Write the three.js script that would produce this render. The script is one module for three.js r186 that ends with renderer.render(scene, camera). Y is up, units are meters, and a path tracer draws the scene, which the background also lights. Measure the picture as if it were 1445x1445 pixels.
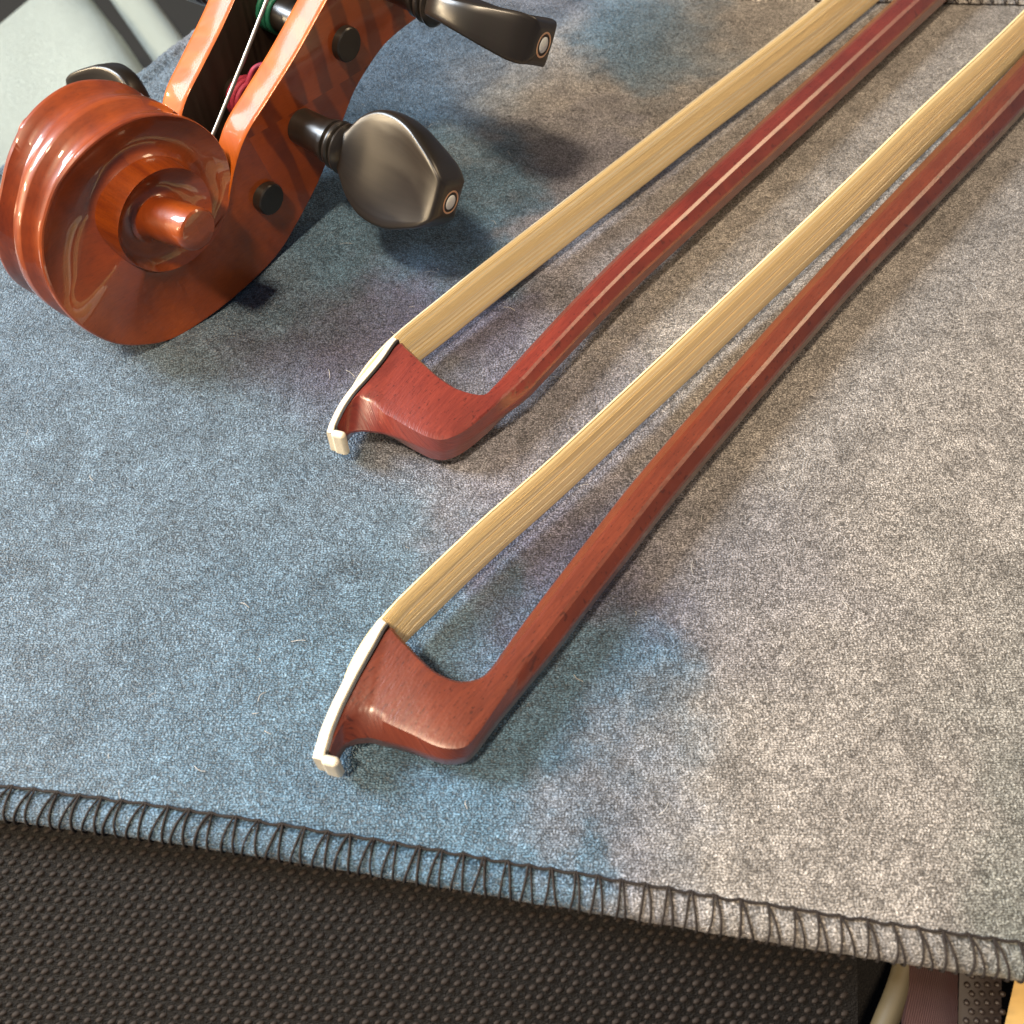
import * as THREE from 'three';
import { mergeGeometries, mergeVertices, toCreasedNormals } from 'three/addons/utils/BufferGeometryUtils.js';
import { RoundedBoxGeometry } from 'three/addons/geometries/RoundedBoxGeometry.js';
import { RectAreaLightUniformsLib } from 'three/addons/lights/RectAreaLightUniformsLib.js';

// ------------------------------------------------------------------ camera, light, exposure (geometry below is written in millimetres)
const S = 0.001, V = THREE.Vector3, D2R = Math.PI / 180;
RectAreaLightUniformsLib.init();
const scene = new THREE.Scene();
const camera = new THREE.PerspectiveCamera(57.03, 1, 0.01, 20);
camera.position.set(0, 126.11 * S, 81.9 * S);
camera.lookAt(0, 0, 0);
camera.focus = 0.158;
camera.userData.fStop = 32;
const renderer = new THREE.WebGLRenderer({ antialias: true });
renderer.toneMapping = THREE.LinearToneMapping;
renderer.toneMappingExposure = 1.45;
renderer.shadowMap.enabled = true;
scene.background = new THREE.Color().setRGB(0.072, 0.082, 0.105);

function areaLight(name, rgb, intensity, w, h, dir, dist) {
  const l = new THREE.RectAreaLight(new THREE.Color().setRGB(...rgb), intensity, w, h);
  l.name = name;
  l.position.copy(new V(...dir).normalize().multiplyScalar(dist));
  l.lookAt(0, 0, 0);
  scene.add(l);
  return l;
}
areaLight('ceiling_lamp_light', [1.0, 0.78, 0.54], 275, 0.085, 0.085, [-0.22, 1, 0.36], 0.9);         // warm lamp above
areaLight('window_light', [0.82, 0.91, 1.0], 38, 0.26, 0.32, [-0.76, 0.70, -0.16], 0.95);             // cool daylight from the left
areaLight('far_lamp_light', [1.0, 0.74, 0.46], 11, 0.30, 0.30, [0.65, 0.65, -0.40], 1.3);            // warm light beyond, on the right
areaLight('added_warm_light', [1.0, 0.74, 0.44], 14, 0.28, 0.28, [-0.90, 0.26, 0.34], 1.5);           // unseen warm panel, added low on the left to gild the peg face
for (const [x, y, z] of [[-1.5, 0.42, -0.16], [-1.5, 0.52, 0.05], [-1.48, 0.36, 0.2], [-1.4, 0.66, -0.3]]) {
  const p = new THREE.PointLight(new THREE.Color().setRGB(1, 0.78, 0.5), 1.3, 0, 2);               // far small warm bulbs
  p.name = 'bulb_light'; p.position.set(x, y, z); p.shadow.radius = 1.3; p.castShadow = true; scene.add(p);
}

// ------------------------------------------------------------------ helpers
let seed = 20241;
const rnd = () => { seed = (seed + 0x6d2b79f5) | 0; let t = Math.imul(seed ^ (seed >>> 15), 1 | seed); t = (t + Math.imul(t ^ (t >>> 7), 61 | t)) ^ t; return ((t ^ (t >>> 14)) >>> 0) / 4294967296; };
const jit = (a) => (rnd() * 2 - 1) * a;
const clamp = (x, a = 0, b = 1) => Math.min(b, Math.max(a, x)), lerp = (a, b, t) => a + (b - a) * t;
const smooth = (a, b, x) => { const t = clamp((x - a) / (b - a)); return t * t * (3 - 2 * t); };
const hash = (x, y, s = 0) => { let h = Math.imul(x, 374761393) + Math.imul(y, 668265263) + Math.imul(s, 974634777); h = Math.imul(h ^ (h >>> 13), 1274126177); return ((h ^ (h >>> 16)) >>> 0) / 4294967296; };
function vnoise(x, y, s = 0, p = 0) {
  let ix = Math.floor(x), iy = Math.floor(y); const fx = x - ix, fy = y - iy, u = fx * fx * (3 - 2 * fx), v = fy * fy * (3 - 2 * fy);
  const m = p ? (q) => ((q % p) + p) % p : (q) => q;
  const a = hash(m(ix), m(iy), s), b = hash(m(ix + 1), m(iy), s), c = hash(m(ix), m(iy + 1), s), d = hash(m(ix + 1), m(iy + 1), s);
  return lerp(lerp(a, b, u), lerp(c, d, u), v);
}
const fbm = (x, y, o = 4, s = 0) => { let f = 0, a = 0.5, n = 0; for (let i = 0; i < o; i++) { f += a * vnoise(x, y, s + i); n += a; a *= 0.5; x *= 2.03; y *= 2.03; } return f / n; };
const toS = (c) => Math.round(255 * clamp(c <= 0.0031308 ? c * 12.92 : 1.055 * Math.pow(c, 1 / 2.4) - 0.055));
function texture(w, h, fn, srgb, wrap = true) {
  const d = new Uint8Array(w * h * 4);
  for (let y = 0; y < h; y++) for (let x = 0; x < w; x++) {
    const c = fn((x + 0.5) / w, (y + 0.5) / h, x, y), i = (y * w + x) * 4;
    if (srgb) { d[i] = toS(c[0]); d[i + 1] = toS(c[1]); d[i + 2] = toS(c[2]); } else d[i] = d[i + 1] = d[i + 2] = Math.round(255 * clamp(c));
    d[i + 3] = 255;
  }
  const t = new THREE.DataTexture(d, w, h);
  t.magFilter = THREE.LinearFilter; t.minFilter = THREE.LinearMipmapLinearFilter; t.generateMipmaps = true;
  if (wrap) t.wrapS = t.wrapT = THREE.RepeatWrapping;
  if (srgb) t.colorSpace = THREE.SRGBColorSpace;
  t.needsUpdate = true;
  return t;
}
const used = new Map();
function numbered(n) { const k = used.get(n) ?? 0; used.set(n, k + 1); return k ? n + '_' + String(k).padStart(3, '0') : n; }
function tag(o, label, category, group) { Object.assign(o.userData, { label, category }); if (group) o.userData.group = group; return o; }
function thing(name, label, category, at = [0, 0, 0], turn = 0, group) {
  const o = new THREE.Group(); o.name = numbered(name); o.position.set(at[0] * S, at[1] * S, at[2] * S); o.rotation.y = turn;
  scene.add(o); o.userData.mm = at; return tag(o, label, category, group);
}
// geometry in mm, relative to `shift` (the base of the thing), becomes one named mesh
function obj(name, geo, mat, parent = scene, shift) {
  const g = Array.isArray(geo) ? mergeGeometries(geo.map((x) => { const y = x.index ? x.toNonIndexed() : x; for (const k of Object.keys(y.attributes)) if (!['position', 'normal', 'uv'].includes(k)) y.deleteAttribute(k); return y; })) : geo;
  if (shift) g.translate(-shift[0], -shift[1], -shift[2]);
  g.scale(S, S, S);
  const m = new THREE.Mesh(g, mat);
  m.name = parent === scene ? numbered(name) : name; m.castShadow = m.receiveShadow = true; parent.add(m);
  return m;
}
function gridGeo(nu, nv, fn, flip = false) { // fn(i, j) -> [x, y, z, u, v]
  const p = [], uv = [], ix = [];
  for (let i = 0; i <= nu; i++) for (let j = 0; j <= nv; j++) { const q = fn(i, j); p.push(q[0], q[1], q[2]); uv.push(q[3] ?? i / nu, q[4] ?? j / nv); }
  const w = nv + 1;
  for (let i = 0; i < nu; i++) for (let j = 0; j < nv; j++) { const a = i * w + j, b = a + w, c = b + 1, d = a + 1; flip ? ix.push(a, c, b, a, d, c) : ix.push(a, b, c, a, c, d); }
  const g = new THREE.BufferGeometry();
  g.setAttribute('position', new THREE.Float32BufferAttribute(p, 3)); g.setAttribute('uv', new THREE.Float32BufferAttribute(uv, 2)); g.setIndex(ix); g.computeVertexNormals();
  return g;
}
const crease = (g, deg) => toCreasedNormals(g, deg * D2R);
function tube(pts, r, radial = 6, per = 6, closed = false) {
  const c = new THREE.CatmullRomCurve3(pts.map((p) => new V(...p)), closed, 'centripetal');
  return new THREE.TubeGeometry(c, Math.max(2, pts.length * per), r, radial, closed);
}
function spline(pts, n) { // resample an array of number tuples (Catmull-Rom), n samples
  const out = [], m = pts.length - 1;
  for (let k = 0; k < n; k++) {
    const x = (k / (n - 1)) * m, i = Math.min(m - 1, Math.floor(x)), t = x - i, P = (j) => pts[clamp(j, 0, m)];
    const a = P(i - 1), b = P(i), c = P(i + 1), d = P(i + 2);
    out.push(b.map((_, q) => 0.5 * (2 * b[q] + (c[q] - a[q]) * t + (2 * a[q] - 5 * b[q] + 4 * c[q] - d[q]) * t * t + (3 * b[q] - a[q] - 3 * c[q] + d[q]) * t * t * t)));
  }
  return out;
}

// ------------------------------------------------------------------ materials
const mixc = (a, b, t) => [lerp(a[0], b[0], t), lerp(a[1], b[1], t), lerp(a[2], b[2], t)];
// microfibre, partly printed, with cool shade and warm sheen painted in: blue, violet, grey and sand patches, one map for the whole blanket
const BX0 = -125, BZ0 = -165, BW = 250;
const patches = [ // x, z, radius, which tone, strength
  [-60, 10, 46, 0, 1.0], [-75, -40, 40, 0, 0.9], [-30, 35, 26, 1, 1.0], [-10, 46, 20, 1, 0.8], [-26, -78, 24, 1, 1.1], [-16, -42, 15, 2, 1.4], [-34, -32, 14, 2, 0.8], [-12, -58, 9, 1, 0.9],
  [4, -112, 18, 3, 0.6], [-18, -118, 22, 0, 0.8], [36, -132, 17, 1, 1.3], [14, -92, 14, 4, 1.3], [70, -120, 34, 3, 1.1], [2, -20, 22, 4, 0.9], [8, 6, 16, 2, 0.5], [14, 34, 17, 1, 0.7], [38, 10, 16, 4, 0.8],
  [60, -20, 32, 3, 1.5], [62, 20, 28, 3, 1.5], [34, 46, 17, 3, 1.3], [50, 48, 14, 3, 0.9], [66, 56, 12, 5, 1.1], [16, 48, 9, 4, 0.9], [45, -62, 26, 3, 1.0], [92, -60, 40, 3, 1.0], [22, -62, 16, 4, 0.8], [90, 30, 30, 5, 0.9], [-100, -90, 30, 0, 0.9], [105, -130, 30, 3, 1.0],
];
const dyeLightTones = [[0.130, 0.200, 0.272], [0.100, 0.195, 0.290], [0.115, 0.110, 0.175], [0.365, 0.340, 0.315], [0.245, 0.240, 0.275], [0.220, 0.235, 0.215]];
function printWithLight(x, z) {
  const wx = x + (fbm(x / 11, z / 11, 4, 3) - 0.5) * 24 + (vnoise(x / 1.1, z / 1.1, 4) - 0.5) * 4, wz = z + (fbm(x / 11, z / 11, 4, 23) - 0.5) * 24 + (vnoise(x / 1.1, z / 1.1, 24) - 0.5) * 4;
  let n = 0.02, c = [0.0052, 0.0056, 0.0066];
  for (const [px, pz, r, k, s] of patches) { const d = ((wx - px) ** 2 + (wz - pz) ** 2) / (r * r); if (d < 5) { const w = s * Math.exp(-d * (0.7 + 0.5 * d)); n += w; for (let q = 0; q < 3; q++) c[q] += w * dyeLightTones[k][q]; } }
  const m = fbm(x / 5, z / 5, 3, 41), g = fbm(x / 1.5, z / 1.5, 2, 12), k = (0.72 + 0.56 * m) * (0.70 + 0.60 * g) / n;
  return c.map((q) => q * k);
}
// fibre tile, 60 mm: short staggered tufts in rows
const TUFT = (() => {
  const n = 1024, h = new Float32Array(n * n), b = new Float32Array(n * n);
  const layer = (u, v, C, R, k) => { // short tufts in staggered rows
    const wu = u * C + (vnoise(u * 80, v * 80, 61 + k, 80) - 0.5) * 0.9, wv = v * R + (vnoise(u * 110, v * 110, 71 + k, 110) - 0.5) * 0.9;
    const r = Math.floor(wv), fy = wv - r, xx = wu + hash(((r % R) + R) % R, 5, 63 + k) * 3, c = Math.floor(xx), fx = xx - c, id = hash(((c % C) + C) % C, ((r % R) + R) % R, 64 + k);
    return Math.pow(Math.max(0, 4 * fy * (1 - fy)), 0.75) * Math.pow(Math.max(0, 4 * fx * (1 - fx)), 0.5) * (0.25 + 0.75 * id);
  };
  for (let y = 0; y < n; y++) for (let x = 0; x < n; x++) {
    const u = x / n, v = y / n, A = layer(u, v, 96, 190, 0), B = layer(v, u, 150, 128, 7), C = layer(u, v, 120, 150, 19), fine = vnoise(u * 340, v * 340, 66, 340), top = Math.max(A, B * 0.8, C * 0.9);
    h[y * n + x] = top * 0.85 + fine * 0.15;
    b[y * n + x] = (0.07 + 1.35 * top * top + 0.25 * top) * (0.78 + 0.44 * fine);
  }
  return { n, h, b };
})();
const fabricColour = texture(1024, 1024, (u, v, x, y) => { const q = TUFT.b[y * 1024 + x] * 0.66; return [q, q, q]; }, true);
const fabricBump = texture(1024, 1024, (u, v, x, y) => TUFT.h[y * 1024 + x], false);
const fabric = new THREE.MeshPhysicalMaterial({ name: 'microfibre_print_and_light', vertexColors: true, map: fabricColour, bumpMap: fabricBump, bumpScale: 0.00030, roughness: 0.44, specularIntensity: 0.9, sheen: 0.45, sheenColor: new THREE.Color(0.8, 0.75, 0.7), sheenRoughness: 0.5 });

// varnished maple; uv = millimetres / 80
const varnishColour = (edge) => texture(1024, 1024, (u, v) => {
  const x = u * 80, y = v * 80;
  const flame = smooth(0.35, 0.75, 0.5 + 0.5 * Math.sin((x * 1.02 + y * 0.28 + (fbm(x / 9, y / 14, 3, 2) - 0.5) * 4) * 0.95));
  const grain = vnoise(x * 0.9 + y * 0.2, y * 7, 5), m = fbm(x / 6, y / 6, 4, 8), sp = vnoise(x * 6, y * 6, 19) > 0.93 ? 0.75 : 1;
  const a = edge ? [0.50, 0.105, 0.008] : [0.34, 0.056, 0.004], b = edge ? [0.36, 0.064, 0.005] : [0.12, 0.018, 0.005];
  const c = mixc(a, b, flame * (edge ? 0.5 : 0.85) * (0.45 + 0.8 * m)), k = (0.82 + 0.36 * m) * (0.93 + 0.14 * grain) * sp;
  return c.map((q) => q * k);
}, true);
const woodRough = texture(512, 512, (u, v) => 0.5 + 0.5 * (fbm(u * 30, v * 30, 4, 77) - 0.3), false);
const waves = texture(512, 512, (u, v) => 0.6 * vnoise(u * 24, v * 24, 2, 24) + 0.4 * vnoise(u * 64, v * 64, 3, 64), false);
const varnish = new THREE.MeshPhysicalMaterial({ name: 'varnished_flamed_maple', map: varnishColour(false), roughness: 0.42, clearcoat: 1, clearcoatRoughness: 0.035, bumpMap: waves, bumpScale: 0.00007 });
const scrollMat = varnish.clone(); scrollMat.name = 'varnished_maple_scroll'; scrollMat.map = texture(1024, 1024, (u, v) => {
  const x = u * 80, y = v * 80, m = fbm(x / 7, y / 7, 4, 18), grain = vnoise(x * 1.1, y * 6, 15), pore = vnoise(x * 5, y * 5, 29) > 0.92 ? 0.72 : 1;
  return mixc([0.35, 0.064, 0.003], [0.18, 0.026, 0.002], m * 1.1).map((q) => q * (0.88 + 0.22 * grain) * (0.92 + 0.16 * vnoise(x * 0.8 + y * 0.3, 3, 55)) * pore);
}, true);
const wornLitEdge = new THREE.MeshPhysicalMaterial({ name: 'worn_maple_painted_light', map: varnishColour(true), roughness: 0.5, clearcoat: 0.18, clearcoatRoughness: 0.1, specularIntensity: 0.5, bumpMap: waves, bumpScale: 0.00012 });  // brighter than the varnish: wear, with lamp light painted into the colour
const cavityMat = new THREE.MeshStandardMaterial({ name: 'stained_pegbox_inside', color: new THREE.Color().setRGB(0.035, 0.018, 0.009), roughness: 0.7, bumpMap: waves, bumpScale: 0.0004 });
const ebonyTex = texture(512, 512, (u, v) => { const g = fbm(u * 6, v * 90, 3, 4), s = vnoise(u * 300, v * 300, 6) > 0.985 ? 2.2 : 1; return [0.016, 0.0125, 0.009].map((q) => q * (0.8 + 0.5 * g) * s); }, true);
const ebony = new THREE.MeshPhysicalMaterial({ name: 'polished_ebony', map: ebonyTex, roughness: 0.34, clearcoat: 0.3, clearcoatRoughness: 0.25 });
const plain = (name, rgb, roughness, metalness = 0, extra = {}) => new THREE.MeshPhysicalMaterial({ name, color: new THREE.Color().setRGB(...rgb), roughness, metalness, ...extra });
const copper = plain('copper_ring', [0.72, 0.45, 0.28], 0.35, 0.6), pearl = plain('pearl_eye', [0.72, 0.75, 0.72], 0.25, 0, { clearcoat: 0.6, clearcoatRoughness: 0.15 }), steel = plain('string_steel', [0.62, 0.60, 0.56], 0.32, 0.9);
const redSilk = plain('red_silk', [0.42, 0.035, 0.07], 0.6), greenSilk = plain('green_silk', [0.015, 0.16, 0.09], 0.55);
// pernambuco sticks: u along the stick (40 mm), v round it
const stickColour = (a, b, sd) => texture(1024, 512, (u, v) => {
  const x = u * 40, y = v * 24, g = fbm(x * 0.35, y * 3.2, 4, sd), streak = vnoise(x * 0.22, y * 5, sd + 9), pore = vnoise(x * 1.6, y * 9, sd + 5) > 0.86 ? 0.55 : 1, m = fbm(x / 5, y / 5, 3, sd + 3);
  const dust = vnoise(x * 4.5, y * 4.5, sd + 31) > 0.965 ? 1.6 : 1;
  return mixc(a, b, clamp(0.25 + 0.55 * g + 0.35 * (streak - 0.5))).map((q) => q * pore * (0.8 + 0.4 * m) * dust);
}, true);
const bump2 = texture(512, 512, (u, v) => 0.7 * vnoise(u * 40, v * 160, 3, 40) + 0.3 * vnoise(u * 128, v * 128, 6, 128), false);
const bowWood = (name, a, b, sd, rough, coat) => new THREE.MeshPhysicalMaterial({ name, map: stickColour(a, b, sd), roughness: rough, clearcoat: coat, clearcoatRoughness: 0.24, bumpMap: bump2, bumpScale: 0.00004 });
const redWood = bowWood('red_lacquered_stick', [0.235, 0.037, 0.020], [0.125, 0.016, 0.010], 60, 0.36, 1);
const brownWood = bowWood('brown_pernambuco_stick', [0.180, 0.036, 0.013], [0.098, 0.017, 0.007], 80, 0.38, 0.8);
const hairTex = texture(256, 1024, (u, v) => { const g = vnoise(u * 3, v * 160, 3) * 0.6 + vnoise(u * 6, v * 420, 5) * 0.4, d = 1; return mixc([0.88, 0.66, 0.31], [0.95, 0.79, 0.46], g).map((q) => q * d); }, true);
const hairMat = new THREE.MeshPhysicalMaterial({ name: 'bow_hair', map: hairTex, roughness: 0.5 });
const strandMat = plain('bow_hair_strand', [0.94, 0.74, 0.38], 0.36), paleStrand = plain('pale_hair_strand', [0.95, 0.84, 0.60], 0.34);
const ivory = new THREE.MeshPhysicalMaterial({ name: 'ivory_plate', map: texture(256, 256, (u, v) => { const m = fbm(u * 12, v * 12, 4, 5), s = vnoise(u * 40, v * 40, 8) > 0.9 ? 0.8 : 1; return [0.80, 0.73, 0.58].map((q, i) => q * (0.85 + 0.25 * m) * (i === 2 ? s : 1)); }, true), roughness: 0.38, clearcoat: 0.3, clearcoatRoughness: 0.2 });
const liner = plain('dark_liner', [0.016, 0.012, 0.009], 0.5), threadMat = plain('dark_thread', [0.014, 0.009, 0.007], 0.8);

// ------------------------------------------------------------------ setting: blanket, mat, what shows beyond
const dark = plain('dark_floor_cloth', [0.012, 0.013, 0.013], 0.9);
const floorMesh = obj('floor', gridGeo(1, 1, (i, j) => [lerp(-900, 500, i), -190, lerp(200, -1300, j)]), dark);
floorMesh.userData.kind = 'structure';

// near hem line (x, z at y = 0) and the far / left border, joined by straight ruling
const nearPts = spline([[-125, 37], [-88.8, 41], [-68.7, 43.7], [-44.4, 46.8], [-20.6, 50.4], [2.5, 54.1], [24.8, 57.6], [42.2, 60.3], [63, 63.2], [84.2, 65.7], [125, 70]], 401);
const farPts = spline([[-118, -60], [-105.9, -81.9], [-94, -100.5], [-82.1, -119.2], [-76.2, -130.5], [-65, -145], [-40, -152], [40, -151], [89.9, -149.4], [125.1, -148.2], [165, -147]], 401);
const dips = [[-62, -55, 13, 2.4], [-58, -50, 11, 1.5]];
function blanketY(x, z) {
  let y = (fbm(x / 34 + 9, z / 34, 3, 50) - 0.62) * 1.1 + (vnoise(x / 9, z / 9, 52) - 0.5) * 0.14;
  for (const [a, b, r, d] of dips) y -= d * Math.exp(-((x - a) ** 2 + (z - b) ** 2) / (r * r));
  return Math.min(0, y);
}
const buv = (x, z) => [x / 53, z / 53];
const blanket = thing('blanket', 'blue grey microfibre blanket, printed patches with painted light and shade, under the violin scroll and the two bows', 'blanket');
{
  // cross profile of an overlocked hem: [outward, y], from the seam line outwards and under
  const hem = [[0, -0.25], [0.25, -0.5], [0.6, -0.1], [1.4, 0.28], [2.4, 0.3], [3.3, -0.05], [3.9, -0.7], [4.15, -1.5], [3.9, -2.4], [3.2, -2.9], [0, -3.0], [-12, -3.0]];
  const NV = 300, NU = 400, nH = hem.length;
  const top = gridGeo(NU, NV, (i, j) => {
    const a = nearPts[i], b = farPts[i], t = j / NV, x = lerp(a[0], b[0], t), z = lerp(a[1], b[1], t), e = Math.min(t * 10, (1 - t) * 10, 1);
    return [x, t === 0 || t === 1 ? -0.25 : blanketY(x, z) - 0.22 * (1 - smooth(0, 1, e * 4)), z, ...buv(x, z)];
  });
  const edge = (pts, side) => gridGeo(NU, nH - 1, (i, j) => {
    const p = pts[i], q = pts[Math.min(NU, i + 1)], r = pts[Math.max(0, i - 1)], dx = q[0] - r[0], dz = q[1] - r[1], l = Math.hypot(dx, dz), nx = (-dz / l) * side, nz = (dx / l) * side;
    const wob = (vnoise(i * 0.45, j * 0.8, 91) - 0.5) * 0.28 * (j > 1 && j < 9 ? 1 : 0), o = hem[j][0] + wob, x = p[0] + nx * o, z = p[1] + nz * o;
    return [x, hem[j][1] + wob * 0.6, z, ...buv(p[0] + nx * (o - hem[j][1] * 0.6), p[1] + nz * (o - hem[j][1] * 0.6))];
  }, side > 0);
  const cloth = [top, edge(nearPts, 1), edge(farPts, -1)];
  for (const g of cloth) { const u = g.attributes.uv, col = new Float32Array(u.count * 3); for (let i = 0; i < u.count; i++) col.set(printWithLight(u.getX(i) * 53, u.getY(i) * 53).map((q) => q * 1.75), i * 3); g.setAttribute('color', new THREE.BufferAttribute(col, 3)); }
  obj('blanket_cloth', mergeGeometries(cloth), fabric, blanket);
  const lint = [];
  for (let k = 0; k < 90; k++) { const x = lerp(-95, 95, rnd()), z = lerp(-110, 50, rnd()), a = rnd() * 6.28, L = 0.6 + rnd() * 1.8, y = blanketY(x, z) + 0.18; lint.push(tube([[x, y, z], [x + Math.cos(a) * L * 0.5 + jit(0.25), y + 0.12 + rnd() * 0.2, z + Math.sin(a) * L * 0.5 + jit(0.25)], [x + Math.cos(a) * L, y, z + Math.sin(a) * L]], 0.028 + rnd() * 0.02, 4, 3)); }
  obj('lint', lint, plain('pale_lint', [0.6, 0.58, 0.55], 0.9), blanket).userData.kind = 'stuff';
  // overlock stitching: every stitch is a V of thread over the hem plus its piece of the seam line
  const arc = [0]; for (let i = 1; i < 401; i++) arc.push(arc[i - 1] + Math.hypot(nearPts[i][0] - nearPts[i - 1][0], nearPts[i][1] - nearPts[i - 1][1]));
  const arcF = [0]; for (let i = 1; i < 401; i++) arcF.push(arcF[i - 1] + Math.hypot(farPts[i][0] - farPts[i - 1][0], farPts[i][1] - farPts[i - 1][1]));
  const at = (pts, ar, s) => { let i = 1; while (i < 400 && ar[i] < s) i++; const t = (s - ar[i - 1]) / (ar[i] - ar[i - 1]), a = pts[i - 1], b = pts[i], l = Math.hypot(b[0] - a[0], b[1] - a[1]); return { x: lerp(a[0], b[0], t), z: lerp(a[1], b[1], t), tx: (b[0] - a[0]) / l, tz: (b[1] - a[1]) / l }; };
  const over = [[0.05, 0.12], [0.7, 0.28], [1.5, 0.5], [2.4, 0.5], [3.3, 0.2], [3.95, -0.5], [4.3, -1.4], [4.05, -2.5], [3.2, -3.15]];
  function stitches(pts, ar, s0, s1, pitch, side, r, leanAt) {
    let s = s0;
    while (s < s1) {
      const step = pitch * (1 + jit(0.09)), [l0, l1] = leanAt((s - s0) / (s1 - s0)), parts = [];
      const P = (ds, o, y) => { const c = at(pts, ar, s + ds); return [c.x - c.tz * side * o, y, c.z + c.tx * side * o]; };
      parts.push(tube([P(-0.15, -0.1, 0.05), P(step * 0.3, 0.12 + jit(0.12), -0.02), P(step * 0.7, 0.1 + jit(0.12), 0.0), P(step + 0.1, -0.1, 0.05)], r * 1.15, 6, 3));
      for (const ln of [l0 + jit(0.22), l1 + jit(0.22)]) {
        const bow = jit(0.16), mid = jit(0.12);
        parts.push(tube(over.map(([o, y], k) => { const t = k / (over.length - 1), q = clamp(t * 1.45); return P(ln * q + Math.sin(q * Math.PI) * bow + (ln > 0 ? 0.14 : -0.14), o + mid * Math.sin(q * 3), y); }), r * (0.85 + rnd() * 0.3), 5, 2));
      }
      if (rnd() < 0.35) parts.push(tube([P(0.1, 0.2, 0.25), P(0.25 + jit(0.3), 0.9, 0.75 + rnd() * 0.3), P(jit(0.6), 1.7, 0.8)], r * 0.35, 4, 3));
      obj('stitch', parts, threadMat, blanket);
      s += step;
    }
  }
  const sAt = (x) => { let i = 0; while (nearPts[i][0] < x) i++; return arc[i]; };
  stitches(nearPts, arc, sAt(-80), sAt(78), 3.05, 1, 0.175, (t) => t < 0.25 ? [-1.5, 0.25] : t < 0.5 ? [-0.9, 0.55] : t < 0.68 ? [-0.2, 1.0] : [0.25, 1.7]);
  let k0 = 0; while (farPts[k0][0] < 74) k0++;
  let k1 = 0; while (farPts[k1][0] < 138) k1++;
  stitches(farPts, arcF, arcF[k0], arcF[k1], 2.9, -1, 0.15, () => [-0.6, 0.6]);
}

// black woven case cover in front of and below the hem
const coverY = (x, z) => { const e = lerp(48, 66, (x + 70) / 135), d = Math.max(0, z - e + 14); return -4.2 - d * 0.30 - d * d * 0.0045 * (1 + smooth(-30, 60, x)) - smooth(0, 70, x) * 4.5; };
const caseThing = thing('case_cover', 'black dimpled woven case cover below the stitched hem of the blanket', 'case cover');
{
  const weave = texture(512, 512, (u, v) => 0.6 * vnoise(u * 128, v * 128, 3, 128) + 0.4 * vnoise(u * 48, v * 48, 6, 48), false); weave.repeat.set(8, 8);
  const m = new THREE.MeshPhysicalMaterial({ name: 'black_ballistic_weave', color: new THREE.Color().setRGB(0.005, 0.0042, 0.0038), roughness: 0.7, specularIntensity: 0.5, bumpMap: weave, bumpScale: 0.0002 }), mb = plain('black_weave_crown', [0.018, 0.0125, 0.0100], 0.72, 0, { specularIntensity: 0.7 });
  obj('woven_sheet', gridGeo(60, 40, (i, j) => { const x = lerp(-110, 46.5, i / 60), z = lerp(20, 100, j / 40); return [x, coverY(x, z), z, i / 60, j / 40]; }, true), m, caseThing);
  obj('woven_sheet', gridGeo(20, 40, (i, j) => { const x = lerp(46.5, 110, i / 20), z = lerp(20, 100, j / 40); return [x, coverY(x, z) - 9, z, i / 20, j / 40]; }, true), m, caseThing);
  const bumpG = new THREE.SphereGeometry(1, 8, 6), list = [], M = new THREE.Matrix4(), q = new THREE.Quaternion().setFromEuler(new THREE.Euler(0, 0.5, 0));
  for (let r = 0; r < 58; r++) for (let c = 0; c < 130; c++) {
    const a = c * 1.7 + (r % 2) * 0.85 + jit(0.16), b = r * 1.05 + jit(0.13), ang = 0.16;
    const x = -96 + a * Math.cos(ang) + b * Math.sin(ang) * 0.2, z = 38 - a * Math.sin(ang) * 0.45 + b + (a / 160) * 22;
    if (x > 45.5 || x < -90 || z > 92 || z < 34) continue;
    const s = 0.85 + rnd() * 0.3;
    list.push(M.clone().compose(new V(x * S, (coverY(x, z) + 0.02) * S, z * S), q, new V(0.58 * s * S, 0.30 * s * S, 0.36 * s * S)));
  }
  const im = new THREE.InstancedMesh(bumpG, mb, list.length); list.forEach((w, i) => im.setMatrixAt(i, w));
  im.name = 'weave_bumps'; im.userData.kind = 'stuff'; im.castShadow = im.receiveShadow = true; caseThing.add(im);
}
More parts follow.
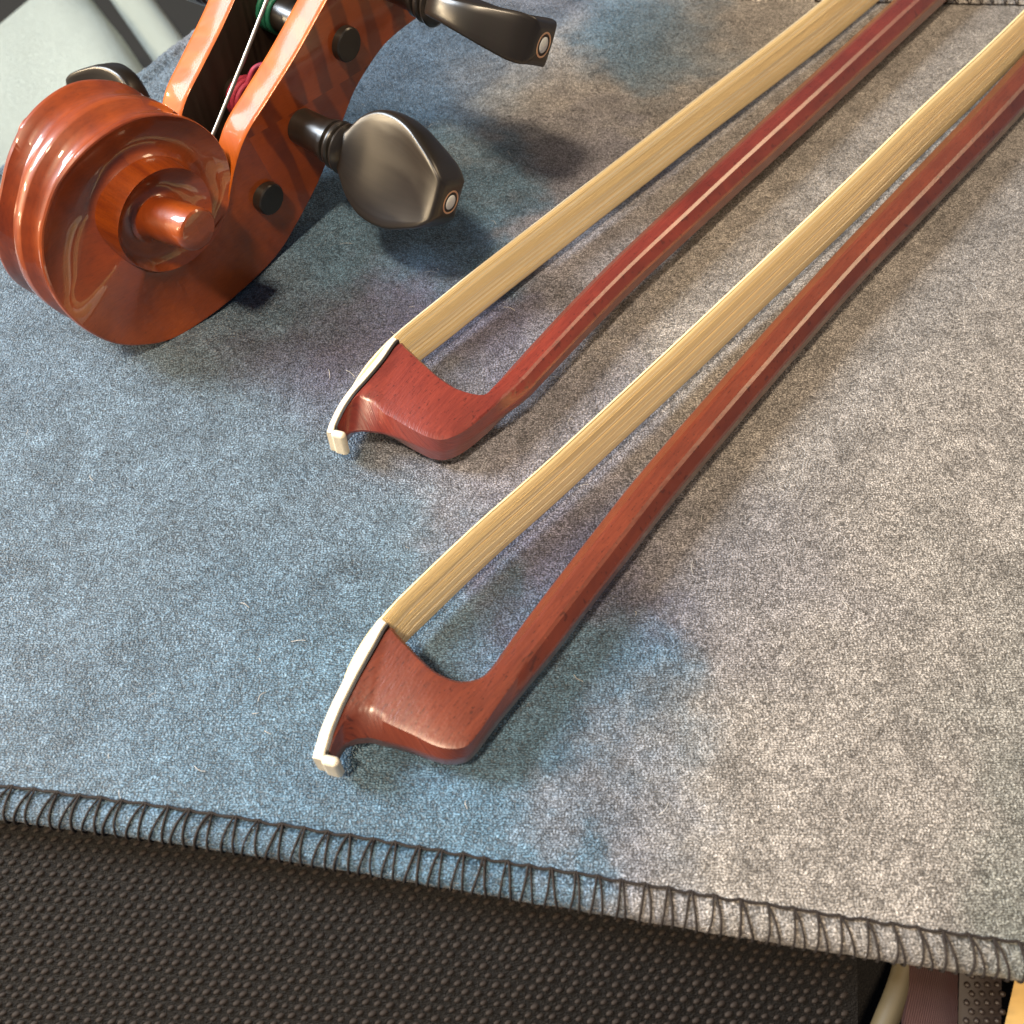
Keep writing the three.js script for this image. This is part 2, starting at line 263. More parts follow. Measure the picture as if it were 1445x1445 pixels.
// strap, piping and tan panel in the lower right corner
{
  const y0 = -14, rib = texture(256, 256, (u, v) => 0.5 + 0.5 * Math.sin((u * 26 + v * 18) * Math.PI * 2), false);
  const strip = (x0, x1, dx, h, n, crown) => gridGeo(n, 16, (i, j) => { const t = i / n, z = lerp(58, 84, j / 16), x = lerp(x0, x1, t) + (71 - z) * dx; return [x, h + crown * Math.sin(t * Math.PI) + (66 - z) * 0.12, z, t, j / 16]; }, true);
  const piping = obj('case_piping', tube([[54.5, y0 - 1, 62], [51.8, y0 - 1.2, 67], [48.6, y0 - 1.6, 72], [44, y0 - 2.4, 80]], 1.6, 12, 8), plain('olive_piping', [0.075, 0.060, 0.032], 0.55));
  tag(piping, 'olive beige rounded piping running beside the maroon strap in the lower right corner', 'piping');
  const strap = obj('strap', strip(51.2, 58.6, 0.22, y0, 12, 1.0), new THREE.MeshPhysicalMaterial({ name: 'maroon_webbing', color: new THREE.Color().setRGB(0.085, 0.030, 0.026), roughness: 0.8, bumpMap: rib, bumpScale: 0.0012 }));
  tag(strap, 'maroon ribbed webbing strap below the hem at the lower right corner', 'strap');
  const mesh = thing('mesh_trim', 'dark brown dimpled mesh trim between the maroon strap and the tan panel', 'trim');
  const mm = plain('brown_mesh', [0.022, 0.014, 0.011], 0.5);
  obj('mesh_band', strip(58.9, 64.6, 0.24, y0 - 0.6, 6, 0.3), mm, mesh);
  const kn = []; for (let r = 0; r < 22; r++) for (let c = 0; c < 4; c++) { const z = 60 + r * 1.05, x = 59.8 + c * 1.35 + (r % 2) * 0.65 + (71 - z) * 0.24; kn.push(new THREE.SphereGeometry(0.42, 7, 5).translate(x, y0 - 0.3 + (66 - z) * 0.12 + 0.2, z)); }
  const knobs = obj('mesh_knobs', kn, mm, mesh); knobs.userData.kind = 'stuff';
  const tan = obj('tan_panel', gridGeo(10, 12, (i, j) => { const z = lerp(58, 84, j / 12), x = lerp(64.9, 100, i / 10) + (71 - z) * 0.5; return [x, y0 - 0.4 + Math.sin(Math.min(1, i / 3) * 1.57) * 0.8 + (66 - z) * 0.1, z, i / 10, j / 12]; }, true), new THREE.MeshPhysicalMaterial({ name: 'tan_wood', map: texture(128, 128, (u, v) => [0.55, 0.36, 0.12].map((q) => q * (0.85 + 0.3 * fbm(u * 3, v * 30, 3, 9))), true), roughness: 0.5 }));
  tag(tan, 'tan yellow smooth panel at the very lower right corner of the photo', 'panel');
}
// pale cloth beyond the blanket, out of focus
{
  const wv = texture(512, 512, (u, v) => 0.5 * vnoise(u * 256, v * 90, 3, 0) + 0.5 * vnoise(u * 90, v * 256, 4, 0), false); wv.repeat.set(3, 3);
  const pale = new THREE.MeshPhysicalMaterial({ name: 'pale_sage_cotton', color: new THREE.Color().setRGB(0.36, 0.42, 0.40), roughness: 0.9, bumpMap: wv, bumpScale: 0.0006 });
  const sheet = (x0, x1, tilt, y0, amp) => gridGeo(60, 60, (i, j) => {
    const t = i / 60, a = lerp(x0, x1, t), xe = a - 150 * tilt, z = lerp(-60, Math.min(-330, -368 - (xe + 221) * 1.1), j / 60), x = a + (z + 220) * tilt;
    const edge = Math.min(1, (1 - t) * 12), fold = (fbm(t * 5 + z / 160, z / 110, 3, 66) - 0.5) * amp;
    return [x, y0 + fold - 16 * (1 - Math.sqrt(1 - (1 - edge) ** 2)), z, t * 3, j / 20];
  });
  const c = obj('cloth', sheet(-420, -107, 0.61, -110, 14), pale);
  tag(c, 'large pale sage green cloth spread out of focus behind the scroll', 'cloth');
  const c2 = obj('cloth_fold', gridGeo(24, 60, (i, j) => { const a = (i / 24) * Math.PI, z = lerp(-60, -420, j / 60); return [-90 + (z + 220) * 0.61 - Math.cos(a) * 10, -122 + Math.sin(a) * 13, z, i / 24, j / 20]; }), pale);
  tag(c2, 'narrow pale cloth fold between the large cloth and the dark gap', 'cloth');
}

// ------------------------------------------------------------------ violin head: local x to the nut, y up, z to the bass side (ebony pegs in view)
const VO = [-66.37, 24.9, -49.83];
const violin = thing('violin', 'orange brown varnished violin head with carved scroll resting on the blanket', 'violin', VO, 53 * D2R);
{
  const rimC = [[78, 4, 13.6], [64.5, 3.3, 13], [57, 2.7, 12.7], [52.4, 1.2, 12.4], [46, -2.6, 12.1], [41.4, -7.5, 11.8], [34, -15.3, 11.4], [26.7, -20.8, 11.2], [20.1, -24.6, 11], [11.2, -26.4, 10.8], [1.8, -26.8, 10.6], [-6.7, -25.6, 10.5], [-13, -22, 10.2], [-16.8, -18.2, 9.6], [-19.4, -12.9, 8.8], [-20.3, -7.7, 7.4], [-19.6, -2.7, 6.4], [-17.7, 1.7, 5.8], [-15.3, 4.9, 5.7], [-11.4, 8.7, 6.1], [-5.8, 11.6, 7], [0.6, 12.5, 7.6], [6.3, 11.4, 7.9], [12.1, 7.8, 8.2], [15.6, 2.9, 8.6], [16.6, -2.2, 9], [15.4, -7, 9.5], [12.6, -10.8, 9.7], [8.9, -13.4, 9.8], [3.6, -14.4, 9.9], [-0.8, -13.6, 10], [-4.4, -11.4, 10.1], [-7.2, -7.8, 10.25], [-8.4, -3.8, 10.4], [-7.9, -0.2, 10.6], [-5.6, 3.3, 10.9], [-2.1, 5.4, 11.2], [1.9, 5.7, 11.6], [5.6, 4.2, 12], [8.2, 1.2, 12.4], [8.8, -2.2, 12.9], [7.8, -5.2, 13.4], [5, -7.6, 14], [1.2, -8.2, 14.6]];
  const N = 430, rim = spline(rimC, N), cx = -0.4, cy = -3.2;
  const frac = (k) => (k / (rimC.length - 1)) * (N - 1), iChin = Math.round(frac(9)), iThroat = Math.round(frac(25));
  const ang = rim.map((p) => Math.atan2(p[1] - cy, p[0] - cx)), th = [0];
  for (let i = 1; i < N; i++) { let d = ang[i - 1] - ang[i]; while (d < -Math.PI) d += 2 * Math.PI; while (d > Math.PI) d -= 2 * Math.PI; th.push(th[i - 1] + d); }
  const rimAt = (t) => { let i = 1; while (i < N - 1 && th[i] < t) i++; const f = clamp((t - th[i - 1]) / (th[i] - th[i - 1] + 1e-9)); return rim[i].map((q, k) => lerp(rim[i - 1][k], q, f)); };
  const eyeBase = [-0.9, -2.4], eyeEnd = [0.1, -0.2], eyeW = 20.6, eyeR = 3.75;
  // pegbox side: for back samples, the matching point on the front line of the wall
  const frontC = [[78, 41, 13.6], [64.5, 31.5, 13], [54, 23.5, 12.6], [46, 17.6, 12.2], [40, 13.2, 11.8], [33.4, 8.6, 11.3], [26.5, 4.4, 10.8], [21, 0.9, 10.3], [17.2, -3.8, 9.75], [13.4, -10.2, 9.55]];
  const front = spline(frontC, iChin + 1);
  const inner = rim.map((p, i) => {
    if (i <= iChin) return front[i];
    const t = th[i] + 2 * Math.PI;
    if (t < th[N - 1]) { const q = rimAt(t), b = 0.35 * smooth(iChin, iChin + 30, i); const l = Math.hypot(q[0] - cx, q[1] - cy); return [q[0] + ((q[0] - cx) / l) * b, q[1] + ((q[1] - cy) / l) * b, Math.min(p[2] - 0.2, q[2] - 0.2)]; }
    return [eyeBase[0] + Math.cos(ang[i]) * eyeR * 1.06, eyeBase[1] + Math.sin(ang[i]) * eyeR * 1.06, p[2] - 0.5];
  });
  const U = 80;
  const prof = [[0, 0], [0.03, 0.1], [0.1, 0.35], [0.25, 0.75], [0.45, 1], [0.65, 1], [0.82, 0.8], [0.94, 0.45], [1, 0]];
  function sideStrip(i0, i1, sgn) {
    return gridGeo(i1 - i0, prof.length - 1, (a, j) => {
      const i = i0 + a, p = rim[i], q = inner[i], t = prof[j][0], scoop = smooth(iChin - 40, iChin + 60, i) * 1.15 * prof[j][1];
      const x = lerp(p[0], q[0], t), y = lerp(p[1], q[1], t), w = lerp(p[2], q[2], t) - scoop;
      return [x, y, w * sgn, x / U, y / U];
    }, sgn > 0);
  }
  function turnWall(sgn) { // the wall that rises from the floor to the next turn's rim, then the eye
    const i0 = iThroat - 4, n = N - 1 - i0;
    return gridGeo(n, 6, (a, j) => {
      const i = i0 + a, p = rim[i], l = Math.hypot(p[0] - cx, p[1] - cy), ti = th[i] - 2 * Math.PI, f = j / 6;
      let base; { let k = 1; while (k < N - 1 && th[k] < ti) k++; base = inner[k][2] - 0.15; if (ti < th[iChin]) base = p[2] - 0.35; }
      const o = 0.35 * (1 - f) ** 2 + 0.12 * Math.sin(f * 3.14), w = lerp(base, p[2], f);
      return [p[0] + ((p[0] - cx) / l) * o, p[1] + ((p[1] - cy) / l) * o, w * sgn, i / 30, (w + l) / U];
    }, sgn < 0);
  }
  function eye(sgn) {
    const rr = [[0, 10, 1.16], [0.06, 10.4, 1.03], [0.3, 12, 1], [0.9, 19.6, 0.97], [0.97, 20.3, 0.93], [1, eyeW, 0.84], [1, eyeW + 0.05, 0.45], [1, eyeW + 0.06, 0]];
    return gridGeo(48, rr.length - 1, (i, j) => { const a = (i / 48) * 2 * Math.PI, [f, w, k] = rr[j], x = lerp(eyeBase[0], eyeEnd[0], f) + Math.cos(a) * eyeR * k, y = lerp(eyeBase[1], eyeEnd[1], f) + Math.sin(a) * eyeR * k; return [x, y, w * sgn, x / U, (y + w) / U]; }, sgn < 0);
  }
  // outer surface from rim to rim: a chamfer, a scooped flute, the spine, the other flute
  const flute = [[1, 0], [0.985, 0.18], [0.93, 0.3], [0.86, 0.22], [0.76, -0.35], [0.6, -0.85], [0.42, -0.8], [0.26, -0.35], [0.16, 0.22], [0.13, 0.3], [0, 0.32]];
  let ra = 0; const rArc = rim.map((p, i) => (i ? (ra += Math.hypot(p[0] - rim[i - 1][0], p[1] - rim[i - 1][1])) : 0));
  const across = [...flute, ...flute.slice(0, -1).reverse().map(([w, d]) => [-w, d])];
  function outer(i0, i1) {
    return gridGeo(i1 - i0, across.length - 1, (a, j) => {
      const i = i0 + a, p = rim[i], q = rim[Math.min(N - 1, i + 1)], r = rim[Math.max(0, i - 1)], dx = q[0] - r[0], dy = q[1] - r[1], l = Math.hypot(dx, dy), nx = dy / l, ny = -dx / l;
      const k = across[j][1] * (1.45 - 0.9 * smooth(iThroat - 60, iThroat, i)) * smooth(iThroat + 8, iThroat - 12, i), d = -k;
      return [p[0] + nx * d, p[1] + ny * d, p[2] * across[j][0], rArc[i] / U, (across[j][0] * p[2]) / U];
    }, true);
  }
  const split = Math.round(frac(7));
  const fix = (g) => crease(mergeVertices(g, 1e-3), 38);
  obj('scroll', [fix(outer(split, iThroat + 6)), ...[1, -1].flatMap((s) => [fix(sideStrip(split, N - 1, s)), fix(turnWall(s)), fix(eye(s))])], scrollMat, violin);
  obj('pegbox', [fix(outer(0, split)), fix(sideStrip(0, split, 1)), fix(sideStrip(0, split, -1))], varnish, violin);
  // front edges of the two walls (worn orange, lamp light painted in) and the stained cavity
  const fr = spline(frontC, 90), inW = (x) => lerp(4.6, 8.4, clamp((x - 14) / 60));
  const rail = (s) => gridGeo(89, 6, (i, j) => { const p = fr[i], q = fr[Math.min(89, i + 1)], r = fr[Math.max(0, i - 1)], l = Math.hypot(q[0] - r[0], q[1] - r[1]), nx = (q[1] - r[1]) / l, ny = -(q[0] - r[0]) / l, f = [0, 0.04, 0.14, 0.5, 0.86, 0.96, 1][j], b = [0, 0.14, 0.2, 0.22, 0.2, 0.14, 0][j], w = lerp(p[2], inW(p[0]), f); return [p[0] + nx * -b * -1, p[1] + ny * -b * -1 + 0.0, w * s, p[0] / U, (p[1] + w) / U]; }, s < 0);
  obj('pegbox_edge', fix(rail(1)), wornLitEdge, violin); obj('pegbox_edge', fix(rail(-1)), wornLitEdge, violin);
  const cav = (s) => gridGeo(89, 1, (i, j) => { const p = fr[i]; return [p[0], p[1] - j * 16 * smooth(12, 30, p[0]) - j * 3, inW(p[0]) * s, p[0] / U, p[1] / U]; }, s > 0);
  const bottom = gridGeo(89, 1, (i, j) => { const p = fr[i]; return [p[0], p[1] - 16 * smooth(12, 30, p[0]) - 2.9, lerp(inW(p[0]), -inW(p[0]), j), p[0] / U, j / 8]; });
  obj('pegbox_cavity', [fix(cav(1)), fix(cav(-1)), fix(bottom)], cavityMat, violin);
  // nut end cap of the pegbox block and start of the neck, outside the frame
  obj('neck', [new THREE.BoxGeometry(60, 26, 25).translate(106, 24, 0)], varnish, violin);

  // pegs -------------------------------------------------------------
  const ringPts = (pts) => pts.map(([r, z]) => new THREE.Vector2(r, z));
  function peg(x, y, bass, turn, z0, tipW) {
    const g = new THREE.Group(); g.name = 'peg'; g.position.set(x * S, y * S, 0); if (!bass) g.rotation.y = Math.PI; violin.add(g);
    const wall = z0;
    obj('shank', crease(new THREE.LatheGeometry(ringPts([[0, -wall - 1.0], [2.75, -wall - 1.0], [2.95, -wall - 0.75], [3.0, -wall], [3.25, wall], [3.45, wall + 7], [0, wall + 7]]), 40).rotateX(Math.PI / 2), 30), ebony, g);
    const c = wall + 6.5;
    obj('collar', crease(new THREE.LatheGeometry(ringPts([[0, c], [3.6, c], [3.9, c + 0.2], [3.9, c + 1.0], [3.35, c + 1.3], [3.5, c + 1.6], [4.15, c + 1.9], [4.3, c + 2.3], [4.1, c + 2.8], [3.5, c + 3.0], [3.7, c + 3.3], [4.3, c + 3.6], [4.45, c + 4.1], [4.0, c + 4.6], [3.2, c + 5.2], [0, c + 5.6]]), 40).rotateX(Math.PI / 2), 50), ebony, g);
    // heart-shaped thumb piece with dished faces: [t, half width, half thickness in the middle, at the rim]
    const h0 = c + 4.2, L = tipW - h0, sec = spline([[0, 2.9, 2.9, 2.3], [0.05, 4.4, 2.9, 2.2], [0.13, 7.0, 2.5, 2.0], [0.26, 9.0, 2.0, 2.0], [0.42, 9.5, 1.8, 2.3], [0.58, 8.9, 2.0, 2.8], [0.74, 7.3, 2.6, 3.4], [0.88, 5.6, 3.3, 3.8], [0.97, 3.9, 3.5, 3.6], [1, 3.0, 2.8, 2.8]], 56);
    const half = [[1, 0], [1, 0.45], [0.985, 0.78], [0.955, 0.95], [0.91, 1], [0.78, 1], [0.6, 1], [0.4, 1], [0.2, 1], [0, 1]], sect = [...half, ...half.slice(0, -1).reverse().map(([a, b]) => [-a, b])], loop = [...sect, ...sect.slice(1, -1).reverse().map(([a, b]) => [a, -b])];
    const g1 = gridGeo(57, loop.length, (i, j) => { const sq = i > 55 ? (i === 56 ? 0.82 : 0) : 1, [t, W, T0, T1] = sec[Math.min(i, 55)].map((q, k) => (k ? q * sq : q + (i > 55 ? 0.012 : 0))), [a, b] = loop[j % loop.length]; return [W * a, lerp(T0, T1, Math.pow(Math.abs(a), 2.2)) * b, h0 + L * t, t * 0.3, a * 0.3 + 0.5]; });
    const head = obj('peg_head', crease(mergeVertices(g1, 1e-3), 70), ebony, g); head.rotation.z = turn;
    // eye in the end of the head: copper ring, dark ring, pearl
    const eyeG = (r0, r1, z) => new THREE.LatheGeometry(ringPts([[r0, z], [r0 + 0.05, z + 0.12], [r1 - 0.08, z + 0.12], [r1, z]]), 36).rotateX(Math.PI / 2);
    obj('eye_ring', eyeG(1.7, 2.1, tipW + 0.2), copper, g);
    obj('eye_ring', eyeG(1.28, 1.71, tipW + 0.18), liner, g);
    obj('pearl_dot', new THREE.SphereGeometry(1.3, 24, 10, 0, Math.PI * 2, 0, Math.PI / 2).scale(1, 0.2, 1).rotateX(Math.PI / 2).translate(0, 0, tipW + 0.23), pearl, g);
    return g;
  }
  peg(32.4, -3.4, true, 60 * D2R, 11.6, 45.5);
  peg(57.6, 12.4, true, 150 * D2R, 12.9, 46);
  peg(21.6, -12.4, false, -70 * D2R, 10.9, 42);
  peg(45.0, 6.6, false, 60 * D2R, 12.4, 46);
  // strings and silk windings inside the pegbox
  obj('string', tube([[20.2, -5, -0.4], [30, 4.2, 0.2], [45, 19, 1.2], [66, 40, 2.4]], 0.36, 8, 8), steel, violin);
  const coil = (x, y, z0, z1, n, r) => { const p = []; for (let k = 0; k <= n * 10; k++) { const a = (k / 10) * Math.PI * 2; p.push([x + Math.cos(a) * r, y + Math.sin(a) * r, lerp(z0, z1, k / (n * 10))]); } return tube(p, 0.5, 7, 2); };
  obj('string_winding', [coil(32.4, -3.4, -1.2, -4.6, 3, 3.4), tube([[32.6, 0.1, -1.6], [34.2, 2.2, -0.8], [35.6, 2.6, 0.4], [35.0, 1.0, 1.2]], 0.55, 7, 6)], redSilk, violin);
  obj('string_winding', [coil(45, 6.6, -3, -6.6, 3, 3.3)], greenSilk, violin);
}

// ------------------------------------------------------------------ bows
function makeBow(o) {
  const bow = thing(o.name, o.label, 'bow', o.base, 0, 'violin bows on the blanket');
  const sh = o.base, yc = o.yc;
  // stations: inner edge, outer edge, half thickness at each, 0 = octagonal stick .. 1 = head
  const st = [];
  for (const [x, z, r, y] of spline(o.stick, o.stick.length * 6)) st.push({ c: [x, z], r, y });
  for (let i = 0; i < st.length; i++) { const a = st[Math.max(0, i - 1)].c, b = st[Math.min(st.length - 1, i + 1)].c, l = Math.hypot(b[0] - a[0], b[1] - a[1]), tx = (b[0] - a[0]) / l, tz = (b[1] - a[1]) / l, s = st[i]; s.i = [s.c[0] - tz * s.r, s.c[1] + tx * s.r]; s.o = [s.c[0] + tz * s.r, s.c[1] - tx * s.r]; s.hi = s.ho = s.r; s.m = 0; }
  const hd = spline(o.head, (o.head.length - 1) * 5 + 1).map((h) => ({ i: [h[0], h[1]], o: [h[2], h[3]], hi: h[4], ho: h[5], m: clamp(h[6]), bv: clamp(h[7], 0.07, 0.97), y: yc }));
  const all = [...st, ...hd];
  const oct = [[0, 0], [0, 0.41], [0.29, 1], [0.71, 1], [1, 0.41], [1, 0]], hdP = (bv) => [[0, 0], [0, 0.84], [0.05, 0.98], [bv, 1], [1, o.lip], [1, 0]], [gx, gz] = (() => { const a = o.stick[3], b = o.stick[o.stick.length - 1], l = Math.hypot(a[0] - b[0], a[1] - b[1]); return [(a[0] - b[0]) / l, (a[1] - b[1]) / l]; })();
  const round = (pts, k0, m) => { const k = lerp(0.13, k0, m); const out = [pts[0]]; for (let i = 1; i < pts.length - 1; i++) { const a = pts[i - 1], b = pts[i], c = pts[i + 1], p = [lerp(b[0], a[0], k), lerp(b[1], a[1], k)], q = [lerp(b[0], c[0], k), lerp(b[1], c[1], k)]; out.push(p, q); } out.push(pts[pts.length - 1]); return out; };
  const up = (m, bv = 0.86) => { const hh = hdP(bv); return round(oct.map((p, k) => [lerp(p[0], hh[k][0], m), lerp(p[1], hh[k][1], m)]), o.round, m); };
  const nr = up(0).length, total = 2 * nr - 1;
  let run = 0; const runs = all.map((s, k) => (k ? (run += Math.hypot((s.i[0] + s.o[0] - all[k - 1].i[0] - all[k - 1].o[0]) / 2, (s.i[1] + s.o[1] - all[k - 1].i[1] - all[k - 1].o[1]) / 2)) : 0));
  const body = (k0, k1) => gridGeo(k1 - k0, total, (q, j) => {
    const k = k0 + q, s = all[k], half = up(s.m, s.bv), jj = j < nr ? j : j === total ? 0 : 2 * nr - 1 - j, sg = j < nr ? 1 : -1, [t, h] = half[jj];
    const H = lerp(s.hi, s.ho, t) * h * (j === total ? 1 : sg), x = lerp(s.i[0], s.o[0], t), z = lerp(s.i[1], s.o[1], t);
    return [x, s.y + H, z, (x * gx + z * gz) / 40, (x * -gz + z * gx + H * 1.3) / 24];
  });
  obj('stick', [crease(body(0, st.length + 4), 13), crease(body(st.length + 4, all.length - 1), 32)], o.wood, bow, sh);
  // tip plate: dark liner and pale plate along the inner edge, from the back of the head to the nose
  const pl = hd.slice(o.plateFrom * 5), strip = (d0, d1, ext, w) => {
    const n = pl.length, off = pl.map((s, k) => { const a = pl[Math.max(0, k - 1)].i, b = pl[Math.min(n - 1, k + 1)].i, l = Math.hypot(b[0] - a[0], b[1] - a[1]); return { p: s.i, n: [(b[1] - a[1]) / l, -(b[0] - a[0]) / l], t: [(b[0] - a[0]) / l, (b[1] - a[1]) / l], h: s.hi * w }; });
    const last = off[n - 1]; off.push({ ...last, p: [last.p[0] + last.t[0] * ext, last.p[1] + last.t[1] * ext], h: last.h * 0.8 });
    const sec = [[0, 0.94], [0.12, 1], [0.88, 1], [1, 0.9], [1, -0.9], [0.88, -1], [0.12, -1], [0, -0.94]];
    const g = gridGeo(off.length - 1, sec.length, (k, j) => { const q = off[k], [f, h] = sec[j % sec.length], d = lerp(d0, d1, f) * o.plateSide, y = yc + q.h * h; return [q.p[0] + q.n[0] * d, y, q.p[1] + q.n[1] * d, k / 10, j / 8]; }, true);
    const e = off[off.length - 1], cap = gridGeo(1, 1, (a, b) => [e.p[0] + e.n[0] * lerp(d0, d1, a) * o.plateSide, yc + e.h * lerp(-0.95, 0.95, b), e.p[1] + e.n[1] * lerp(d0, d1, a) * o.plateSide]);
    return [crease(g, 30), cap];
  };
  obj('plate_liner', strip(-0.05, 0.42, 0.35, 1.01), liner, bow, sh);
  const plate = strip(0.42, o.plateT, 1.2, 1.0), last = pl[pl.length - 1], pre = pl[pl.length - 4], tl = Math.hypot(last.i[0] - pre.i[0], last.i[1] - pre.i[1]), tx = (last.i[0] - pre.i[0]) / tl, tz = (last.i[1] - pre.i[1]) / tl;
  // nose cap of the plate wraps over the end of the wood
  const capG = new RoundedBoxGeometry(2.3, last.hi * 1.75, 1.4, 4, 0.6); capG.rotateY(Math.atan2(tx, tz)); capG.translate(last.i[0] + tx * 1.0 + tz * 0.5, yc + last.hi * 0.05, last.i[1] + tz * 1.0 - tx * 0.5);
  obj('tip_plate', [...plate, capG], ivory, bow, sh);
  // hair: a core ribbon and single strands over both faces
  const path = spline(o.hair, o.hair.length * 8), n = path.length; // [x, z, y, half height, thickness]
  const nor = path.map((p, k) => { const a = path[Math.max(0, k - 1)], b = path[Math.min(n - 1, k + 1)], l = Math.hypot(b[0] - a[0], b[1] - a[1]); return [-(b[1] - a[1]) / l, (b[0] - a[0]) / l]; });
  let hr = 0; const hl = path.map((p, k) => (k ? (hr += Math.hypot(p[0] - path[k - 1][0], p[1] - path[k - 1][1])) : 0));
  const sec = []; for (let k = 0; k < 24; k++) { const a = (k / 24) * 2 * Math.PI; sec.push([Math.sign(Math.cos(a)) * Math.abs(Math.cos(a)) ** 0.8, Math.sign(Math.sin(a)) * Math.abs(Math.sin(a)) ** 0.6]); }
  const core = gridGeo(n - 1, 24, (k, j) => { const p = path[k], [a, b] = sec[j % 24], t = p[4] * 0.5 * b; return [p[0] + nor[k][0] * (t + o.lean * a * p[3]), p[2] + a * p[3] * 0.88, p[1] + nor[k][1] * (t + o.lean * a * p[3]), hl[k] / 120, a * 0.5 + 0.5]; });
  obj('hair_ribbon', core, hairMat, bow, sh);
  const strands = [[], []];
  for (let s = 0; s < 240; s++) {
    const a = jit(1), fs = rnd() < 0.72 ? 1 : -1, wander = jit(0.012), ph = rnd() * 6.28, fr = 0.6 + rnd() * 1.2, out = rnd() * 0.05;
    const pts = path.map((p, k) => { const q = clamp(a + wander * Math.sin(ph + hl[k] / 30 * fr), -1.03, 1.03), t = fs * (p[4] * 0.5 * Math.max(0.05, 1 - Math.abs(q) ** 4) + out * Math.min(1, k / 6)) + o.lean * q * p[3]; return [p[0] + nor[k][0] * t, p[2] + q * p[3] * 0.90, p[1] + nor[k][1] * t]; });
    strands[rnd() < 0.3 ? 1 : 0].push(tube(pts.filter((_, k) => k % 3 === 0 || k === n - 1), 0.05 + rnd() * 0.025, 4, 2));
  }
  obj('hair_strands', strands[0], strandMat, bow, sh).userData.kind = 'stuff';
  obj('hair_strands', strands[1], paleStrand, bow, sh).userData.kind = 'stuff';
  const loose = [];
  for (let s = 0; s < o.loose; s++) { const k0 = 6 + Math.floor(rnd() * (n - 26)), a = -1 - rnd() * 0.03, m = 8 + Math.floor(rnd() * 10), pts = []; for (let k = 0; k <= m; k++) { const p = path[k0 + k], b = Math.sin((k / m) * Math.PI) * (0.3 + rnd() * 0.25); pts.push([p[0] + nor[k0 + k][0] * (0.2 + b * 0.6), Math.max(0.25, p[2] + a * p[3] - b * 0.7), p[1] + nor[k0 + k][1] * (0.2 + b * 0.6)]); } loose.push(tube(pts, 0.055, 4, 2)); }
  obj('loose_hair', loose, paleStrand, bow, sh).userData.kind = 'stuff';
  return bow;
}
makeBow({
  name: 'violin_bow', label: 'nearer bow with brown octagonal stick and plain brown head, lying in front', base: [-7, 0, 41], yc: 5.2, wood: brownWood, bevel: 0.86, lip: 0.36, round: 0.09, plateFrom: 11, plateT: 1.9, plateSide: -1, lean: -0.28, loose: 26,
  stick: [[260, -282, 4.2, 6], [180, -190, 4.1, 5.6], [140, -143, 4.05, 5.3], [106.6, -102.2, 3.95, 5.2], [78.1, -68.9, 3.65, 5.2], [60.9, -49, 3.38, 5.2], [40, -23.3, 3.3, 5.2], [23.1, -1.9, 3.22, 5.2], [15.2, 8.8, 3.12, 5.2], [7.6, 19.3, 3.0, 5.2]],
  head: [[1.3, 23.2, 5.6, 27.2, 3, 3, 0, 0.8], [-1.1, 27.0, 2.2, 31.6, 3, 3, 0.25, 0.84], [-3, 30.2, -1.5, 36.3, 3.1, 3.1, 0.7, 0.88], [-4.3, 31.6, -4.0, 39.8, 3.2, 3.1, 0.9, 0.9], [-5.9, 32.2, -5.5, 41.6, 3.4, 3.1, 1, 0.92], [-7.5, 32.2, -6.8, 42.2, 3.6, 3.1, 1, 0.92], [-9.2, 31.6, -8.6, 42.3, 3.8, 3.1, 1, 0.91], [-10.6, 30.8, -10.6, 41.8, 4, 3.1, 1, 0.9], [-12.4, 29.2, -13, 40.9, 4.2, 3.1, 1, 0.88], [-14.1, 27.4, -15.5, 40.2, 4.3, 3.1, 1, 0.86], [-15.6, 25.8, -17.4, 39.7, 4.4, 3.1, 1, 0.84], [-16.8, 24.7, -18.6, 39.4, 4.5, 3.1, 1, 0.82], [-18.3, 27.9, -19.4, 39.4, 4.5, 3.1, 1, 0.75], [-19.9, 31.5, -20.4, 39.5, 4.4, 3, 1, 0.68], [-21.1, 34.4, -21.2, 39.8, 4.2, 2.9, 1, 0.6], [-22, 36.7, -22, 40.2, 4, 2.8, 1, 0.5], [-22.9, 39.4, -22.6, 41.2, 3.6, 2.7, 1, 0.4], [-23.2, 40.6, -22.8, 41.7, 3.3, 2.6, 1, 0.3], [-23.5, 41.8, -23.0, 42.3, 3, 2.5, 1, 0.3]],
  hair: [[-21.9, 34.0, 5.2, 3.2, 0.5], [-20.9, 30.8, 5.2, 3.6, 1.2], [-18.9, 26.6, 5.2, 3.9, 1.4], [-16.7, 23.3, 5.3, 4.0, 1.1], [-13.6, 19.6, 5.4, 4.2, 1.1], [-4.5, 9.3, 5.5, 4.3, 1.2], [6.1, -1.8, 5.6, 4.4, 1.3], [19.3, -16.2, 5.8, 4.6, 1.4], [30.6, -28.6, 5.9, 4.8, 1.5], [49, -49.2, 6.1, 5.0, 1.6], [66.5, -68.8, 6.3, 5.4, 1.7], [84.2, -89.2, 6.4, 5.6, 1.8], [113.3, -122.2, 6.5, 5.6, 2], [170, -190, 6.6, 5.6, 2], [240, -272, 6.7, 5.6, 2]],
});
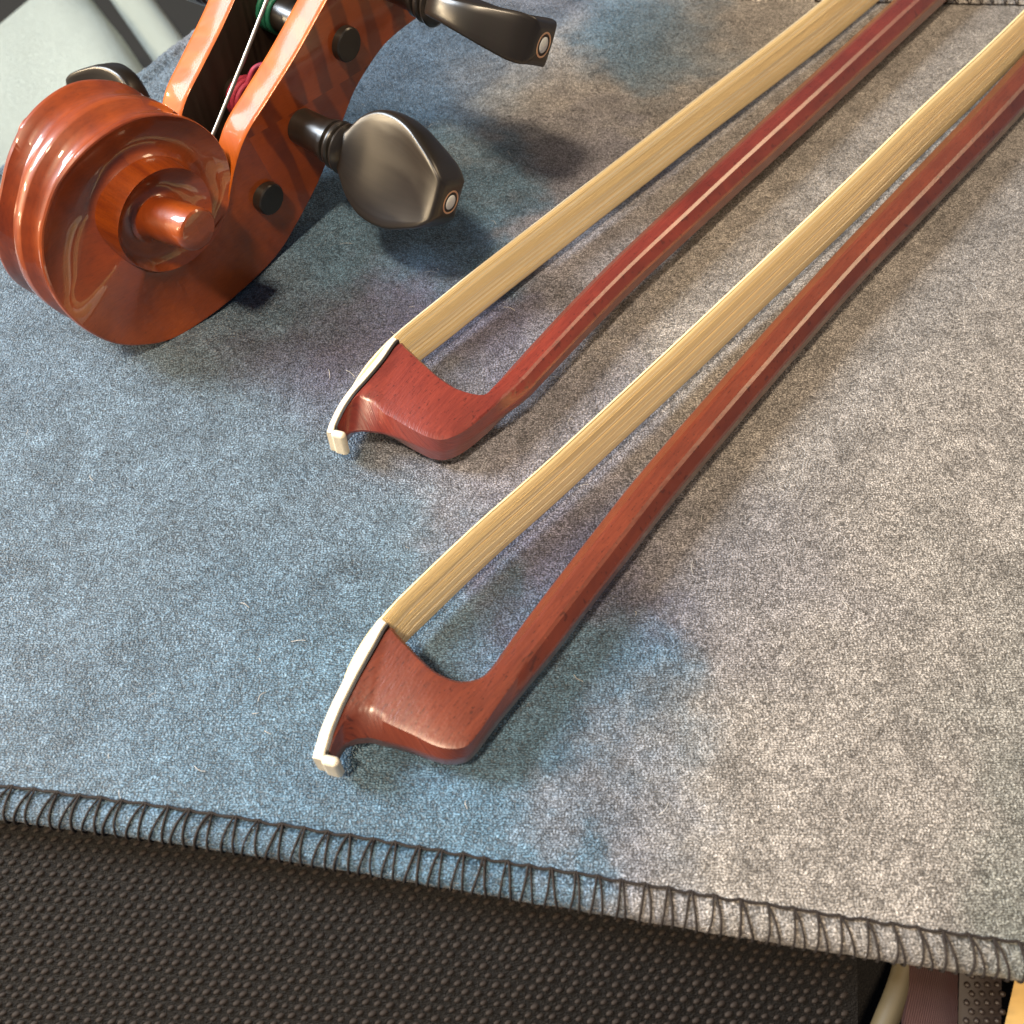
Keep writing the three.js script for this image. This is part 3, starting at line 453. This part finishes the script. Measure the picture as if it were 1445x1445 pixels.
makeBow({
  name: 'violin_bow', label: 'farther bow with glossy red stick and glossy red head, lying beside the violin pegs', base: [-11, 0, -9], yc: 5.2, wood: redWood, bevel: 0.52, lip: 0.08, round: 0.08, plateFrom: 11, plateT: 1.5, plateSide: -1, lean: -0.28, loose: 8,
  stick: [[220, -291, 4.1, 6], [150, -206, 4.1, 5.6], [120, -169, 4.1, 5.4], [91.6, -134.9, 4.0, 5.3], [65.2, -102.9, 3.85, 5.2], [43.4, -76.6, 3.55, 5.2], [31, -61.4, 3.3, 5.2], [20.8, -48.9, 3.1, 5.2], [13, -38.7, 2.95, 5.2], [6.6, -29.9, 2.8, 5.2]],
  head: [[0.6, -26.2, 4.9, -22.9, 2.65, 2.65, 0, 0.72], [-1.4, -23.0, 2.2, -19.3, 2.65, 2.65, 0.25, 0.75], [-3.1, -19.9, -1.8, -15.4, 2.8, 2.8, 0.7, 0.82], [-4.2, -18, -4.8, -12.5, 3, 2.8, 0.9, 0.9], [-5.9, -17.7, -7.2, -10.3, 3.2, 2.8, 1, 0.96], [-8.4, -18.4, -9.4, -8.7, 3.5, 2.9, 1, 0.97], [-9.9, -19.2, -11.3, -8.1, 3.7, 2.9, 1, 0.97], [-12.3, -21.2, -13.2, -8.5, 3.9, 3, 1, 0.97], [-14.2, -23.2, -15.3, -9.4, 4.1, 3, 1, 0.95], [-16, -25.2, -17.3, -10.4, 4.2, 3, 1, 0.93], [-17.6, -27, -19.2, -11.2, 4.3, 3, 1, 0.9], [-18.9, -28.0, -20.9, -11.8, 4.4, 3, 1, 0.87], [-21, -23.6, -22.5, -12.1, 4.4, 3, 1, 0.72], [-23.2, -19.7, -24.1, -12.3, 4.3, 3, 1, 0.47], [-24.9, -17.1, -25.3, -12.2, 4.1, 2.9, 1, 0.18], [-26, -15.2, -26.2, -11.9, 3.8, 2.8, 1, 0.08], [-26.7, -13.8, -26.7, -11.5, 3.5, 2.7, 1, 0.07], [-27.3, -12.2, -27.1, -10.9, 3.2, 2.6, 1, 0.07], [-27.7, -10.9, -27.4, -10.3, 3, 2.5, 1, 0.07]],
  hair: [[-25.4, -18.6, 5.2, 3.2, 0.6], [-23.4, -22.6, 5.2, 3.6, 1.1], [-21, -26.6, 5.2, 3.8, 1.1], [-18.0, -30.3, 5.3, 4.1, 0.9], [-11.6, -37.5, 5.4, 4.3, 0.9], [-5.2, -44.8, 5.5, 4.4, 0.9], [7.1, -58.5, 5.6, 4.5, 1.0], [26.6, -80.0, 5.8, 4.7, 1.1], [40, -94.9, 5.9, 4.8, 1.2], [63, -120, 6.1, 5.2, 1.3], [80.9, -140.4, 6.3, 5.6, 1.4], [130, -198, 6.5, 5.6, 1.5], [200, -279, 6.6, 5.6, 1.5]],
});

for (const o of scene.children) if (o.userData.mm) delete o.userData.mm;
renderer.render(scene, camera);
